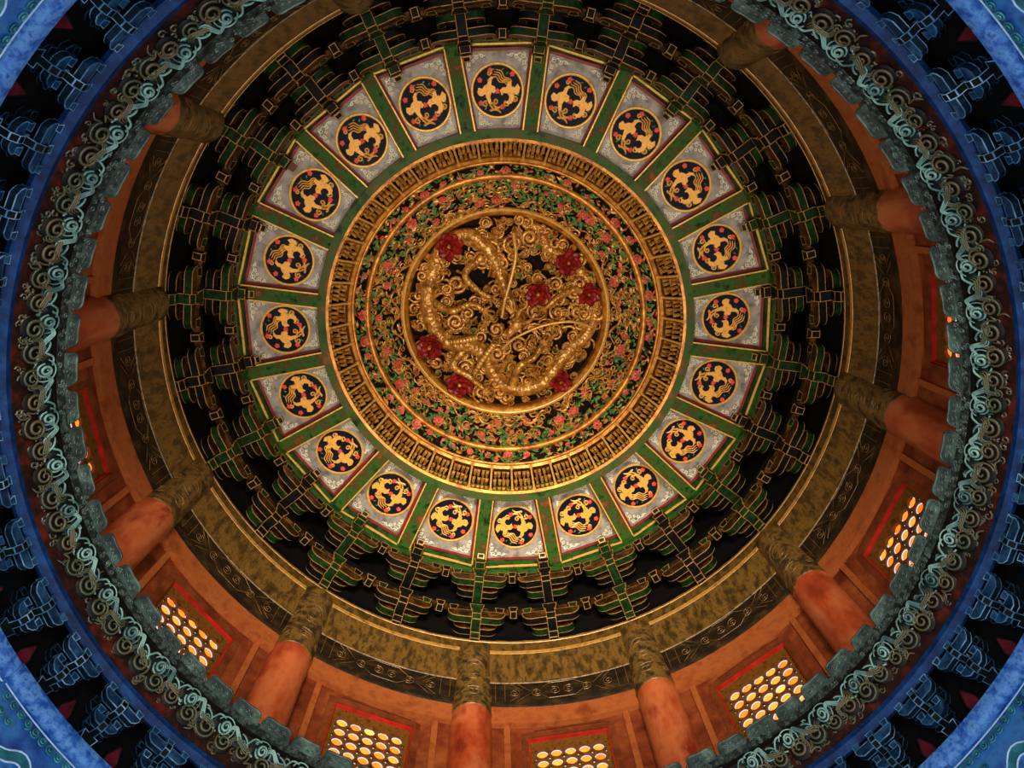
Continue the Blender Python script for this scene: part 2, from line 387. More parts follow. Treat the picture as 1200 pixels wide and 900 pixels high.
# ------------------------------------------------------------------ columns
def make_column():
    root = empty('column')
    tag(root, 'round red lacquered column with dark gilt painted head against the drum wall', 'column', 'columns around the drum wall')
    def cyl(prof, n=40):
        b = MB(); v = []; p = len(prof)
        for k in range(n):
            t = 2 * math.pi * k / n; v += [(r * math.cos(t), r * math.sin(t), z) for r, z in prof]
        f = [(k * p + i, ((k + 1) % n) * p + i, ((k + 1) % n) * p + i + 1, k * p + i + 1) for k in range(n) for i in range(p - 1)]
        f += [tuple(k * p for k in range(n))[::-1], tuple(k * p + p - 1 for k in range(n))]
        return b.add(v, f)
    build('shaft', cyl([(0.35, 0), (0.35, 3.5)]), 'shaft', root)
    build('collar', cyl([(0.352, 3.47), (0.36, 3.48), (0.36, 3.54), (0.352, 3.56)]), 'beamgold_light', root)
    hd = build('painted_head', cyl([(0.352, 3.54), (0.352, 5.31)]), 'head', root)
    build('top_band', cyl([(0.357, 5.05), (0.36, 5.07), (0.36, 5.29), (0.35, 5.31)]), 'beamgold_light', root)
    # painted roundel and scroll lines on the head
    b = MB()
    def onc(u, z): t = math.pi + u / 0.352; return (0.354 * math.cos(t), 0.354 * math.sin(t), z)
    b.tube([onc(0.13 * math.cos(t * math.pi / 10), 4.45 + 0.16 * math.sin(t * math.pi / 10)) for t in range(20)], 0.0045, 4, closed=True)
    b.tube([onc(0.22 * math.cos(t * math.pi / 12), 4.45 + 0.28 * math.sin(t * math.pi / 12)) for t in range(24)], 0.0045, 4, closed=True)
    for sgn in (-1, 1):
        for zc in (3.85, 4.45):
            b.tube([onc(sgn * (0.36 + x * .9), zc + y) for x, y, _ in spiral(1.6, .12, .02, 18)], 0.0045, 4)
        b.tube([onc(sgn * (.02 + x * 1.1), 3.82 + y) for x, y, _ in spiral(1.4, .14, .02, 16, ph=1)], 0.0045, 4)
    build('painted_scroll', b, 'faint', root)
    return root
c0 = make_column()
for k in range(12):
    o = c0 if k == 0 else copy_tree(c0)
    place(o, 6.15, COL0 + 30 * k, 8.0)

# ------------------------------------------------------------------ painted beams between columns
def make_beam():
    root = empty('lintel_beam')
    tag(root, 'dark painted lintel beam with faint gold outlines spanning between two red columns', 'beam', 'lintel beams above the drum windows')
    R0 = 6.10; h = 12.4
    def arc(prof, m, name, n=18, half=h, par=root):
        b = MB(); b.lathe([(r, z) for r, z in prof], n, True, 0, -half, half)
        b.v = [(x - R0, y, z) for x, y, z in b.v]
        return build(name, b, m, par, smooth=50)
    arc([(6.03, 11.80), (6.07, 11.74), (6.4, 11.74), (6.4, 12.36), (5.985, 12.36), (5.99, 12.2), (6.0, 12.0)], 'beamdark', 'body')
    arc([(5.985, 12.33), (6.4, 12.33), (6.4, 13.32), (5.97, 13.32), (5.95, 13.2), (5.965, 12.9)], 'beamgold_light', 'lit_face')  # two-tone beam face: light on the upper half is painted as gold
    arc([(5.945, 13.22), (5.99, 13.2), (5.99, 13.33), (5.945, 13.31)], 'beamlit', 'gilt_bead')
    arc([(5.97, 12.34), (6.0, 12.32), (6.0, 12.40), (5.97, 12.38)], 'beamgold_light', 'bead')
    def P(a, z, r=5.975):
        return (r * math.cos(R_(a)) - R0, r * math.sin(R_(a)), z)
    def poly(pts, name):
        b = MB(); path = []
        for (a0, z0), (a1, z1) in zip(pts[:-1], pts[1:]):
            q = max(1, int(abs(a1 - a0) / 1.2)); path += [P(a0 + (a1 - a0) * i / q, z0 + (z1 - z0) * i / q, 6.0 if z0 + (z1 - z0) * i / q < 12.2 else 5.985) for i in range(q)]
        path.append(P(*pts[-1])); b.tube(path, 0.0045, 4); build(name, b, 'faint', root)
    for sg in (-1, 1):
        poly([(sg * 11.2, 11.85), (sg * 11.2, 12.33)], 'outline')
        poly([(sg * 9.6, 11.85), (sg * 9.6, 12.33)], 'outline')
        poly([(sg * 8.8, 11.85), (sg * 6.2, 12.09), (sg * 8.8, 12.33)], 'outline')
        poly([(sg * 7.6, 11.85), (sg * 5.0, 12.09), (sg * 7.6, 12.33)], 'outline')
        b = MB()
        for cx in (8.0, 4.2, 1.2):
            b.tube([P(sg * (cx + x * 9), 12.07 + y, 5.985) for x, y, _ in spiral(1.7, .11, .015, 18, ph=cx)], 0.005, 4)
        build('painted_scroll', b, 'faint', root)
    poly([(-4.4, 12.09), (-2.2, 11.9), (2.2, 11.9), (4.4, 12.09), (2.2, 12.3), (-2.2, 12.3), (-4.4, 12.09)], 'cartouche')
    return root
b0 = make_beam()
for k in range(12):
    o = b0 if k == 0 else copy_tree(b0)
    place(o, 6.10, WIN0 + 30 * k, 0)
rp_ = build('ring_plate', MB().lathe(ringz([(6.0, 13.28), (6.4, 13.28), (6.4, 13.80), (6.12, 13.80), (6.04, 13.72)])), 'beamgold_light')
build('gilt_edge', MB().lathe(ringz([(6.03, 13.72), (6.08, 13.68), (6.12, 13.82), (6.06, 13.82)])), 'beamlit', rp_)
tag(rp_, 'brown gilt ring plate lying on the columns under the upper brackets', 'ring beam')

# ------------------------------------------------------------------ upper bracket zone
tag(build('wall_bracket_zone', MB().lathe(ringz([(6.263, 13.77), (6.381, 13.77), (6.07, 16.0), (5.97, 16.0)])), 'black'), 'black boards behind the upper brackets', kind='structure')
def cross_prof(L, h):
    r = [(-L, h), (-L, h * .62), (-L + .03, h * .36), (-L + .08, h * .14), (-L + .16, 0)]
    return r + [(-a, z) for a, z in reversed(r)]
def bracket_set(kind):
    root = empty('bracket_set')
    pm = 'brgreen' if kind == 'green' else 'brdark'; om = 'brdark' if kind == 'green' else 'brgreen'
    tag(root, ('green' if kind == 'green' else 'blackish') + ' painted bracket set with gold edge lines stepping up to the coffered ceiling', 'bracket', 'upper bracket sets, ' + kind)
    R0 = 6.0
    T = [(5.92, 13.74, 6.30), (5.66, 14.02, 6.25), (5.29, 14.86, 6.13)]      # nose radius, height, tail radius in the boards
    ln = (0.010, 1)
    for i, (ri, z, rt) in enumerate(T):
        b = MB()
        pr = [(ri - R0, z + .30), (ri - R0, z + .12), (ri - R0 + .06, z), (rt - R0, z), (rt - R0, z + .30)]
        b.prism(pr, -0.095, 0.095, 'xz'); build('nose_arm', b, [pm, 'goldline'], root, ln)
        if i == 0: continue
        build('block', MB().box(ri - R0 - .03, ri - R0 + .25, -.15, .15, z + .26, z + .42, taper=.035), [pm, 'goldline'], root, ln)
        x0 = ri - R0 + .04; x1 = x0 + .15
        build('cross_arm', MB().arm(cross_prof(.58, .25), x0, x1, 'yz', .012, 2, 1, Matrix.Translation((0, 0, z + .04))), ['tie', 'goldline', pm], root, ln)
        for s in (-1, 1):
            build('block', MB().box(x0 - .03, x1 + .03, s * .47 - .095, s * .47 + .095, z + .28, z + .41, taper=.03), [om if i == 1 else pm, 'goldline'], root, ln)
        # shorter arm in the wall plane behind
        build('rear_arm', MB().arm(cross_prof(.44, .22), x0 + .3, x1 + .3, 'yz', .012, 2, 1, Matrix.Translation((0, 0, z + .1))), ['tie', 'goldline', om], root, ln)
        for s in (-1, 1):
            build('block', MB().box(x0 + .28, x1 + .32, s * .36 - .08, s * .36 + .08, z + .31, z + .42, taper=.025), [om, 'goldline'], root, ln)
    # tip that reaches under the panel frame
    b = MB(); b.prism([(-.98, 15.56), (-.98, 15.50), (-.9, 15.44), (.04, 15.44), (.04, 15.6), (-.655, 15.6), (-.655, 15.56)], -.07, .07, 'xz'); build('tip_arm', b, [pm, 'goldline'], root, (0.014, 1))
    build('block', MB().box(-.88, -.65, -.13, .13, 15.34, 15.46, taper=.03), [pm, 'goldline'], root, ln)
    return root
protos = [bracket_set('green'), bracket_set('dark')]
for k in range(24):
    p = protos[k % 2]; o = p if k < 2 else copy_tree(p)
    place(o, 6.0, COL0 + 15 * k, 0)
    if k == 14:
        o['label'] = 'green bracket set whose tip is a broken piece of bare rust brown wood'; del o['group']
        for ch in KIDS[o.name]:
            if ch.name.startswith('tip_arm'):
                ch.data = ch.data.copy(); ch.data.materials[0] = MT['rust']; ch.data.materials[1] = MT['rust']; ch['label'] = 'bare rust brown wooden tip'
for i, (ri, z, nm) in enumerate([(6.13, 13.86, 'lowest'), (5.70, 14.42, 'middle'), (5.34, 15.24, 'topmost')]):
    b = MB().lathe(ringz([(ri, z), (ri + .14, z), (ri + .14, z + .2), (ri, z + .2)]), 144, mids=[1, 0, 0, 0])
    o = build('tie_ring', b, ['brdark', 'tie'] if i < 2 else ['green', 'tie'])
    tag(o, nm + ' circular tie beam carried by the upper bracket sets', 'ring beam')
    tb = None
    for a in ([COL0 + 15 * k + d for k in range(24) for d in (5, 10)] if i == 0 else [COL0 + 15 * k + 7.5 for k in range(24)]):
        M = Matrix.Translation(pol(ri + .07, a, z - .06)) @ Matrix.Rotation(R_(a), 4, 'Z')
        if tb is None: tb = build('block', MB().box(-.11, .11, -.095, .095, -.05, .08, taper=.03), ['brdark', 'goldline'], o, (.012, 1), M=M)
        else: inst('block', tb.data, o, M)

# ------------------------------------------------------------------ coffered panel ring
PAN0 = -1.8; PZ = 15.86
tag(build('outer_ring_beam', MB().lathe(ringz([(5.31, 15.58), (5.50, 15.58), (5.55, 15.98), (5.31, 15.98)]), 160), 'green'), 'green ring beam around the outside of the phoenix panels', 'ring beam')
tag(build('inner_ring_beam', MB().lathe(ringz([(3.60, 15.53), (3.79, 15.53), (3.79, 15.98), (3.60, 15.98)]), 160), 'olive'), 'green and rust ring beam between phoenix panels and gilded miniature brackets', 'ring beam')
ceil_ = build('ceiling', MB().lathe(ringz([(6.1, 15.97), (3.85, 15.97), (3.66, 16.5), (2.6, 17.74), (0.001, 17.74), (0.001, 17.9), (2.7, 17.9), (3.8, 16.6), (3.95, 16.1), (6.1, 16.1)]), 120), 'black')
tag(ceil_, 'dark boarding above the coffers', kind='structure')
def make_rbeam():
    root = empty('radial_beam'); tag(root, 'green painted radial beam with a gold edge between two phoenix panels', 'beam', 'radial beams between the phoenix panels')
    build('body', MB().box(-.78, .785, -.14, .14, 15.55, 15.97), 'greenred', root)
    for s in (-1, 1):
        build('gilt_edge', MB().box(-.77, .775, s * .14 - .013, s * .14 + .013, 15.54, 15.57), 'goldbright', root)
    return root
r0 = make_rbeam()
for k in range(20):
    o = r0 if k == 0 else copy_tree(r0); place(o, 4.54, PAN0 + 9 + 18 * k, 0)
def make_panel():
    root = empty('phoenix_panel'); tag(root, 'grey ceiling panel with red border and round medallion of two golden phoenixes', 'ceiling panel', 'phoenix panels in the coffered ring')
    R0 = 4.54
    def y_at(x): return (x + R0) * math.tan(R_(9)) - .139
    xa, xb = -.76, .75
    def quad(b, ins, z0, z1):
        X0, X1 = xa + ins, xb - ins
        p = [(X0, -y_at(X0) + ins), (X1, -y_at(X1) + ins), (X1, y_at(X1) - ins), (X0, y_at(X0) - ins)]
        b.prism(p, z0, z1, 'xy'); return p
    b = MB(); quad(b, 0, PZ, PZ + .06); build('board', b, 'board', root)
    # crimson border, four mitred strips
    X = (xa, xb); wd = .055
    o4 = [(xa, -y_at(xa)), (xb, -y_at(xb)), (xb, y_at(xb)), (xa, y_at(xa))]
    i4 = [(xa + wd, -y_at(xa + wd) + wd), (xb - wd, -y_at(xb - wd) + wd), (xb - wd, y_at(xb - wd) - wd), (xa + wd, y_at(xa + wd) - wd)]
    for k in range(4):
        l = (k + 1) % 4
        build('border', MB().prism([o4[k], o4[l], i4[l], i4[k]], PZ - .012, PZ + .01, 'xy'), 'redline', root)
    # gilt strip on the outer side of the frame
    build('gilt_edge', MB().box(xb + .0, xb + .035, -y_at(xb) - .0, y_at(xb) + .0, 15.56, 15.60), 'goldbright', root)
    # medallion
    mr = .49; cx = -.02
    def ring(b, r, z, n=40): return [(cx + r * math.cos(2 * math.pi * k / n), r * math.sin(2 * math.pi * k / n), z) for k in range(n)]
    b = MB(); b.prism([(p[0], p[1]) for p in ring(b, mr - .01, 0)], PZ - .01, PZ + .02, 'xy'); md = build('medallion', b, 'navy', root)
    b = MB(); b.tube(ring(b, mr, PZ - .012), .026, 6, closed=True, flat=.6); build('gilt_rim', b, 'goldbright', md)
    S = mr * .97
    def P(u, v): return (cx + v * S, u * S)                 # u to the right, v outwards
    Zr = PZ - .012
    p1 = [(-.82, -.04), (-.76, .13), (-.6, .08), (-.52, .2), (-.40, .26), (-.36, .42), (-.26, .54), (-.12, .5), (-.22, .42), (-.24, .22), (-.1, .16), (-.06, -.02), (-.14, -.1), (-.24, -.06), (-.3, -.22), (-.26, -.42), (-.36, -.5), (-.44, -.3), (-.5, -.12), (-.62, -.2), (-.74, -.18)]
    p2 = [(.1, .02), (.22, .12), (.36, .12), (.44, .32), (.56, .34), (.58, .14), (.7, .1), (.82, .24), (.92, .08), (.86, -.12), (.74, -.18), (.66, -.1), (.66, -.34), (.56, -.5), (.4, -.54), (.28, -.44), (.42, -.4), (.48, -.26), (.4, -.12), (.26, -.1), (.16, -.2)]
    for pl, nm in ((p1, 'phoenix'), (p2, 'phoenix')):
        b = MB(); b.prism([P(*q) for q in pl], Zr - .012, Zr + .01, 'xy')
        if pl is p2:
            for j in range(4):
                path = []
                for i in range(15):
                    u = i / 14; off = (j - 1.5) * .115; wv = .045 * math.sin(u * 11)
                    q = P(.48 - .60 * u + .60 * off + .63 * wv, .26 + .46 * u + .8 * off * (.35 + .65 * u) + .78 * wv); path.append((q[0], q[1], Zr))
                b.tube(path, [.012] * 11 + [.011, .010, .008, .005], 4, flat=.8)
            curls = [((.36, -.5), .12, 2.0), ((.7, -.32), .12, 4)]
        else:
            for j in range(3):
                path = []
                for i in range(11):
                    u = i / 10; q = P(-.36 + .5 * u + .04 * math.sin(u * 8 + j), -.48 - .1 * j - .22 * u * (1 - .4 * u) + .05 * math.sin(u * 7 + j * 2)); path.append((q[0], q[1], Zr))
                b.tube(path, [.018] * 8 + [.014, .01, .006], 4, flat=.7)
            curls = [((-.5, -.5), .13, 1.0), ((-.1, -.4), .12, 3.5), ((-.3, .66), .1, 0)]
        for (u0, v0), r, ph in curls:
            b.tube([(*P(u0 + x, v0 + y), Zr) for x, y, _ in spiral(1.2, r, .03, 10, ph=ph)], .014, 4, flat=.7)
        build(nm, b, 'phoenix', md)
    fl = None
    for (u0, v0) in ((-.26, .78), (-.70, .42), (0.0, -.02), (-.68, -.46), (.18, -.62), (.62, .62)):
        q = P(u0, v0)
        if fl is None:
            b = MB()
            for k in range(5):
                t = 2 * math.pi * k / 5; b.ball((.03 * math.cos(t), .03 * math.sin(t), 0), .026, nu=6, nv=4, sc=(1, 1, .5))
            b.ball((0, 0, -.006), .02, nu=6, nv=4, sc=(1, 1, .6))
            fl = build('flower', b, 'redflower', md, M=Matrix.Translation((*q, Zr)))
        else: inst('flower', fl.data, md, Matrix.Translation((*q, Zr)))
    b = MB(); random.seed(5)
    for k in range(16):
        t = random.uniform(0, 6.28); rr = random.uniform(.5, .86); q = P(rr * math.cos(t), rr * math.sin(t)); a = random.uniform(0, 6.28)
        b.add([(.04, 0, 0), (0, .014, -.004), (-.04, 0, 0), (0, -.014, -.004), (0, 0, .008)], [(0, 1, 4), (1, 2, 4), (2, 3, 4), (3, 0, 4), (0, 3, 2, 1)], 0, Matrix.Translation((*q, Zr)) @ Matrix.Rotation(a, 4, 'Z'))
    build('sprig', b, 'leaf', md)
    # cream cloud scrolls in the corners
    for sx in (-1, 1):
        for sy in (-1, 1):
            b = MB(); X1 = (xb - .1) if sx > 0 else (xa + .1); Y1 = sy * (y_at(X1) - .10)
            for (dx_, dy_, r, ph, tr) in ((0.05, .07, .055, 0, 1.3), (.05, .2, .045, 2, 1.2), (.17, .06, .045, 4, -1.2), (.03, .31, .035, 1, 1.1), (.27, .045, .03, 5, -1.1), (.12, .13, .03, 3, 1)):
                if sx < 0: dy_ *= .72; dx_ *= .9
                b.tube([(X1 - sx * dx_ + sx * x, Y1 - sy * dy_ + sy * y, PZ - .003) for x, y, _ in spiral(tr, r, .012, 12, ph=ph)], .0075, 4, flat=.6)
            b.tube([(X1 - sx * (.02 + .02 * math.sin(i * 1.3)), Y1 - sy * (.02 + .36 * (.75 if sx < 0 else 1) * i / 12), PZ - .003) for i in range(13)], .0075, 4, flat=.6)
            b.tube([(X1 - sx * (.02 + .3 * i / 10), Y1 - sy * (.02 + .02 * math.sin(i * 1.5)), PZ - .003) for i in range(11)], .0075, 4, flat=.6)
            build('corner_scroll', b, 'cream', root)
    return root
p0 = make_panel()
for k in range(20):
    o = p0 if k == 0 else copy_tree(p0); place(o, 4.54, PAN0 + 18 * k, 0)

# ------------------------------------------------------------------ gilded miniature bracket frieze
fr = empty('bracket_frieze', (0, 0, Z0 + 15.6)); tag(fr, 'gilded frieze of miniature brackets divided by slim posts around the dome', 'frieze')
FZ = Z0 + 15.6
def fb(b): b.v = [(x, y, z - FZ) for x, y, z in b.v]; return b
def fM(M): M = M.copy(); M.translation.z -= FZ; return M
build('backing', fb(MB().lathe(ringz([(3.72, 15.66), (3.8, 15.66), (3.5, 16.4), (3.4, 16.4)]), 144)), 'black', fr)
build('lower_rail', fb(MB().lathe(ringz([(3.565, 15.54), (3.62, 15.52), (3.64, 15.60), (3.58, 15.62)]), 144)), 'gildrim', fr)
build('upper_rail', fb(MB().lathe(ringz([(3.24, 16.24), (3.30, 16.21), (3.44, 16.4), (3.24, 16.32)]), 144)), 'gildrim', fr)
post = None; clus = None
dR, dz = 3.60 - 3.26, 15.58 - 16.22
for k in range(48):
    a = 6.2 + 7.5 * k
    M = fM(surf(3.43, a, 15.9, dR, dz))
    if post is None:
        b = MB().box(-.02, .02, -.37, .37, -.05, .02); b.box(-.035, .035, .30, .37, -.05, .03); b.box(-.035, .035, -.37, -.3, -.05, .03)
        post = build('post', b, 'goldbright', fr, M=M)
    else: inst('post', post.data, fr, M)
    M = fM(surf(3.46, a + 3.75, 15.9, dR, dz))
    if clus is None:
        b = MB(); random.seed(3)
        for r in range(3):
            yy = .25 - r * .225; hw = .19 - .008 * r
            for i in range(4):
                xx = -hw + (i + .5) * 2 * hw / 4 + random.uniform(-.01, .01)
                b.box(xx - .024, xx + .024, yy - .02, yy + .03, -.16, .03 - .01 * r, taper=.006)
                b.box(xx - .036, xx + .036, yy - .05, yy - .028, -.16, .01, taper=.006)
        clus = build('bracket_cluster', b, 'gild', fr, M=M)
    else: inst('bracket_cluster', clus.data, fr, M)

# ------------------------------------------------------------------ flower bands and gilded mouldings
def torus(name, R, z, r, m, label, sy=1.0):
    b = MB().lathe([(R + r * math.cos(t * math.pi / 6), z + Z0 + sy * r * math.sin(t * math.pi / 6)) for t in range(12)], 144)
    return tag(build(name, b, m), label, 'moulding')
torus('gilt_moulding', 3.21, 16.27, .035, 'gildrim', 'thin gilt moulding between miniature brackets and the outer flower band')
torus('gilt_moulding', 2.95, 16.54, .07, 'gildrim', 'gilt moulding between the two carved flower bands')
def rosette(n1, r, m, layers=2):
    b = MB()
    for Ly in range(layers):
        rr = r * (1 - .38 * Ly); n = n1 - Ly
        for k in range(n):
            t = 2 * math.pi * (k + .5 * Ly) / n; c_, s_ = math.cos(t), math.sin(t)
            M = Matrix(((c_, -s_, 0, 0), (s_, c_, 0, 0), (0, 0, 1, 0), (0, 0, 0, 1)))
            w_ = rr * math.sin(math.pi / n) * 1.15; z = .012 + .03 * Ly
            b.add([(rr * .15, 0, z), (rr * .6, -w_, z + .02), (rr * .6, w_, z + .02), (rr, -w_ * .6, z + .045), (rr, w_ * .6, z + .045), (rr * 1.08, 0, z + .03), (rr * .6, 0, z + .0), (rr * .6, 0, -.03)],
                  [(0, 1, 6), (0, 6, 2), (1, 3, 5, 6), (6, 5, 4, 2), (0, 7, 1), (0, 2, 7), (1, 7, 5, 3), (2, 4, 5, 7)], 0, M)
    b.ball((0, 0, .03 * layers), r * .24, 1, nu=7, nv=4)
    return b
def foliage(b, n, pts, seed, szs=(.05, .1)):
    random.seed(seed)
    for _ in range(n):
        M = pts(); s = random.uniform(*szs); w_ = s * random.uniform(.3, .5)
        b.add([(s, 0, .01), (.2 * s, w_, .015), (-s, 0, 0), (.2 * s, -w_, .015), (.1 * s, 0, .05), (0, 0, -.04)],
              [(0, 1, 4), (1, 2, 4), (2, 3, 4), (3, 0, 4), (1, 0, 5), (2, 1, 5), (3, 2, 5), (0, 3, 5)], random.choice([0] * 7 + [1] * 4 + [2]), M)
# outer band: (3.18,16.30) -> (2.99,16.52)
ob = empty('flower_band', (0, 0, Z0 + 16.3)); tag(ob, 'narrow carved band of pink flowers and green leaves outside the gilt moulding', 'carved band')
FZ = Z0 + 16.3
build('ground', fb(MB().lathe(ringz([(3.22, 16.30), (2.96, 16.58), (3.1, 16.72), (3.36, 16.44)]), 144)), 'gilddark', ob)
f0 = None; d1 = (3.20 - 2.97, 16.30 - 16.55)
for k in range(44):
    random.seed(k); a = 360 / 44 * k + random.uniform(-1.5, 1.5)
    M = fM(surf(3.085 + random.uniform(-.03, .03), a, 16.425, *d1, spin=random.uniform(0, 6), sc=random.choice([.5, .7, .95, 1.05])))
    if f0 is None: f0 = build('flower', rosette(7, .105, 'rose'), ['rose', 'leaf'], ob, M=M)
    else: inst('flower', f0.data, ob, M)
b = MB()
def pt1():
    u = random.random(); return fM(surf(2.98 + .21 * u, random.uniform(0, 360), 16.535 - .23 * u, *d1, spin=random.uniform(0, 6.28)))
foliage(b, 900, pt1, 11, (.045, .095)); o = build('foliage', b, ['leaf', 'gild', 'rose'], ob); tag(o, kind='stuff')
# inner band: (2.90,16.58) -> (2.36,17.12)
ib = empty('flower_band', (0, 0, Z0 + 16.6)); tag(ib, 'wide carved band of roses, leaves and gilt scrolls encircling the dragon roundel', 'carved band')
FZ = Z0 + 16.6
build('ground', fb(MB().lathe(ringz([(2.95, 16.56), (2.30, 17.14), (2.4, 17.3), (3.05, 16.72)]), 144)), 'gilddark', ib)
d2 = (2.93 - 2.32, 16.58 - 17.13)
f0 = None
for k in range(46):
    random.seed(100 + k); u = random.choice([.72, .55, .8, .3]); a = 360 / 46 * k + random.uniform(-2, 2)
    M = fM(surf(2.32 + .61 * u, a, 17.13 - .55 * u, *d2, spin=random.uniform(0, 6), sc=random.choice([.5, .75, 1.0])))
    if f0 is None: f0 = build('flower', rosette(8, .12, 'rose', 3), ['rose', 'gild'], ib, M=M)
    else: inst('flower', f0.data, ib, M)
b = MB()
def pt2():
    u = random.random() ** .6; return fM(surf(2.32 + .61 * u, random.uniform(0, 360), 17.13 - .55 * u, *d2, spin=random.uniform(0, 6.28)))
foliage(b, 2000, pt2, 12, (.05, .11)); o = build('foliage', b, ['leaf', 'gild', 'rose'], ib); tag(o, kind='stuff')
b = MB(); random.seed(13)
for k in range(330):
    u = random.random() ** 1.5; M = fM(surf(2.34 + .57 * u, random.uniform(0, 360), 17.11 - .51 * u, *d2, spin=random.uniform(0, 6.28), sc=random.uniform(.7, 1.5), lift=.02))
    b.tube(spiral(random.choice([1.2, -1.2, 1.6]), .085, .02, 10, 0, .03), .014, 4, 0, M)
for k in range(22):
    a = 360 / 22 * k + random.uniform(-3, 3); path = []
    for i in range(16):
        q = i / 15; uu = .22 + .14 * math.sin(q * 7 + k); path.append(fM(surf(2.32 + .61 * uu, a + q * 17, 17.13 - .55 * uu, *d2, lift=.045)).translation)
    b.tube(path, [.03 * (1 - .6 * abs(i / 7.5 - 1)) for i in range(16)], 5)
o = build('scrollwork', b, 'gild', ib); tag(o, kind='stuff')

# ------------------------------------------------------------------ dragon roundel
dr = empty('dragon_roundel', (0, 0, Z0 + 17.2)); tag(dr, 'gilded carved roundel with coiling dragon, clouds and red peonies at dome centre', 'roundel')
FZ = Z0 + 17.2
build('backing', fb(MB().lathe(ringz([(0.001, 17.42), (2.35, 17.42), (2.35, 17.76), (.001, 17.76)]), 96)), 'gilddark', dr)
b = MB().lathe(ringz([(2.30, 17.10), (2.36, 17.16), (2.36, 17.66), (2.16, 17.66), (2.14, 17.30), (2.16, 17.18), (2.22, 17.12)]), 144); build('rim', fb(b), 'gildrim', dr)
b = MB().lathe(ringz([(2.26 + .035 * math.cos(t * math.pi / 4), 17.10 + .035 * math.sin(t * math.pi / 4)) for t in range(8)]), 144); build('rim_bead', fb(b), 'goldbright', dr)
def C(px, py, z=0.0): return ((px - 592) / 52.3, (py - 364) / 51.8, z)
# bodies
body = [(612, 372, -.14), (598, 352, -.1), (590, 332, -.02), (582, 308, .05), (570, 288, .02), (552, 276, .05), (530, 282, .12), (514, 302, .14), (506, 328, .1), (502, 352, .06), (508, 380, .1), (524, 398, .04), (546, 400, -.02), (566, 410, .02), (574, 430, .08), (590, 450, .1), (616, 454, .06), (638, 444, .04), (652, 424, .02), (668, 406, .05), (684, 392, .1), (696, 368, .16), (694, 342, .18), (680, 316, .12), (660, 300, .06), (640, 288, .1), (632, 270, .16), (612, 258, .2)]
path = catmull([C(*p) for p in body], 6); n = len(path)
b = MB(); rad = [.10 + .09 * math.sin(min(1, i / n * 3) * math.pi / 2) * (1 - .75 * max(0, i / n - .45) / .55) for i in range(n)]
b.tube(path, rad, 10); bd = build('dragon_body', b, 'dragon', dr, smooth=80)
b = MB()
for i in range(2, n - 2, 2):
    p = path[i]; d = (path[i + 1] - path[i - 1]).normalized(); side = d.cross(Vector((0, 0, 1)))
    if side.length < .1: continue
    side.normalize(); r = rad[i]; q = p + side * r * .8 + Vector((0, 0, -r * .5)); t = q + side * .07 + Vector((0, 0, -.07)) - d * .04
    b.add([q - d * .05, q + d * .05, t, p], [(0, 1, 2), (1, 0, 3), (0, 2, 3), (2, 1, 3)])
build('dorsal_fin', b, 'gild', bd)
# head
b = MB(); hx, hy, _ = C(604, 374)
H = Matrix.Translation((hx, hy, -.26)) @ Matrix.Rotation(2.3, 4, 'Z')
b.ball((0, 0, 0), .2, 0, H, 12, 8, (1.1, .8, .8)); b.ball((.22, 0, -.02), .13, 0, H, 10, 6, (1.3, .8, .7)); b.ball((.36, .06, -.05), .055, 0, H); b.ball((.36, -.06, -.05), .055, 0, H)
b.ball((.2, 0, .14), .1, 0, H, 10, 6, (1.5, .7, .45))
for s in (-1, 1):
    b.ball((.06, s * .12, -.11), .075, 0, H, 8, 6); b.ball((-.1, s * .19, -.02), .08, 0, H, 8, 5, (1.4, .5, .9)); b.tube([H @ Vector(p) for p in ((-.12, s * .1, -.08), (-.3, s * .16, -.16), (-.46, s * .12, -.2), (-.56, s * .2, -.2))], [.05, .04, .03, .012], 6)
    for k in range(4):
        b.tube([H @ Vector(p) for p in ((-.1, s * (.14 + .03 * k), .02), (-.28 + .05 * k, s * (.3 + .05 * k), 0), (-.36 + .09 * k, s * (.42 + .06 * k), -.06))], [.035, .03, .008], 5)
    for k in range(3): b.tube([H @ Vector(p) for p in ((.2 + .07 * k, s * .07, .06), (.21 + .07 * k, s * .075, .0))], [.016, .003], 4)
hd = build('dragon_head', b, 'gild', dr, smooth=80)
b = MB()
for s in (-1, 1): b.ball(tuple(H @ Vector((.1, s * .14, -.16))), .032)
build('eyes', b, 'black', hd)
def tubepart(name, pts, rad, m, par, sides=7, per=6):
    p = catmull([C(*q) for q in pts], per); k = len(p)
    r = [rad[0] + (rad[1] - rad[0]) * i / (k - 1) for i in range(k)]
    return build(name, MB().tube(p, r, sides), m, par, smooth=80)
tubepart('whisker', [(587, 366, -.36), (591, 345, -.42), (597, 325, -.44), (603, 300, -.42), (603, 286, -.38), (601, 272, -.3)], (.032, .045), 'goldbright', hd)
tubepart('whisker', [(587, 403, -.3), (598, 392, -.36), (613, 383, -.4), (632, 375, -.42), (650, 371, -.42), (668, 370, -.4), (691, 377, -.3)], (.03, .035), 'goldbright', hd)
for pts in ([(558, 390, -.25), (542, 393, -.3), (526, 395, -.28)], [(578, 398, -.2), (566, 414, -.22), (555, 432, -.2)]):
    o = tubepart('horn', pts, (.075, .05), 'goldbright', hd, 8, 8)
    p = catmull([C(*q) for q in pts], 5)
    b = MB()
    for i in range(1, len(p) - 1):
        d = (p[i + 1] - p[i - 1]).normalized(); a = d.cross(Vector((0, 0, 1))).normalized(); c_ = a.cross(d)
        b.tube([p[i] + (a * math.cos(t * .785) + c_ * math.sin(t * .785)) * .078 for t in range(8)], .012, 4, closed=True)
    build('horn_rings', b, 'gild', o)
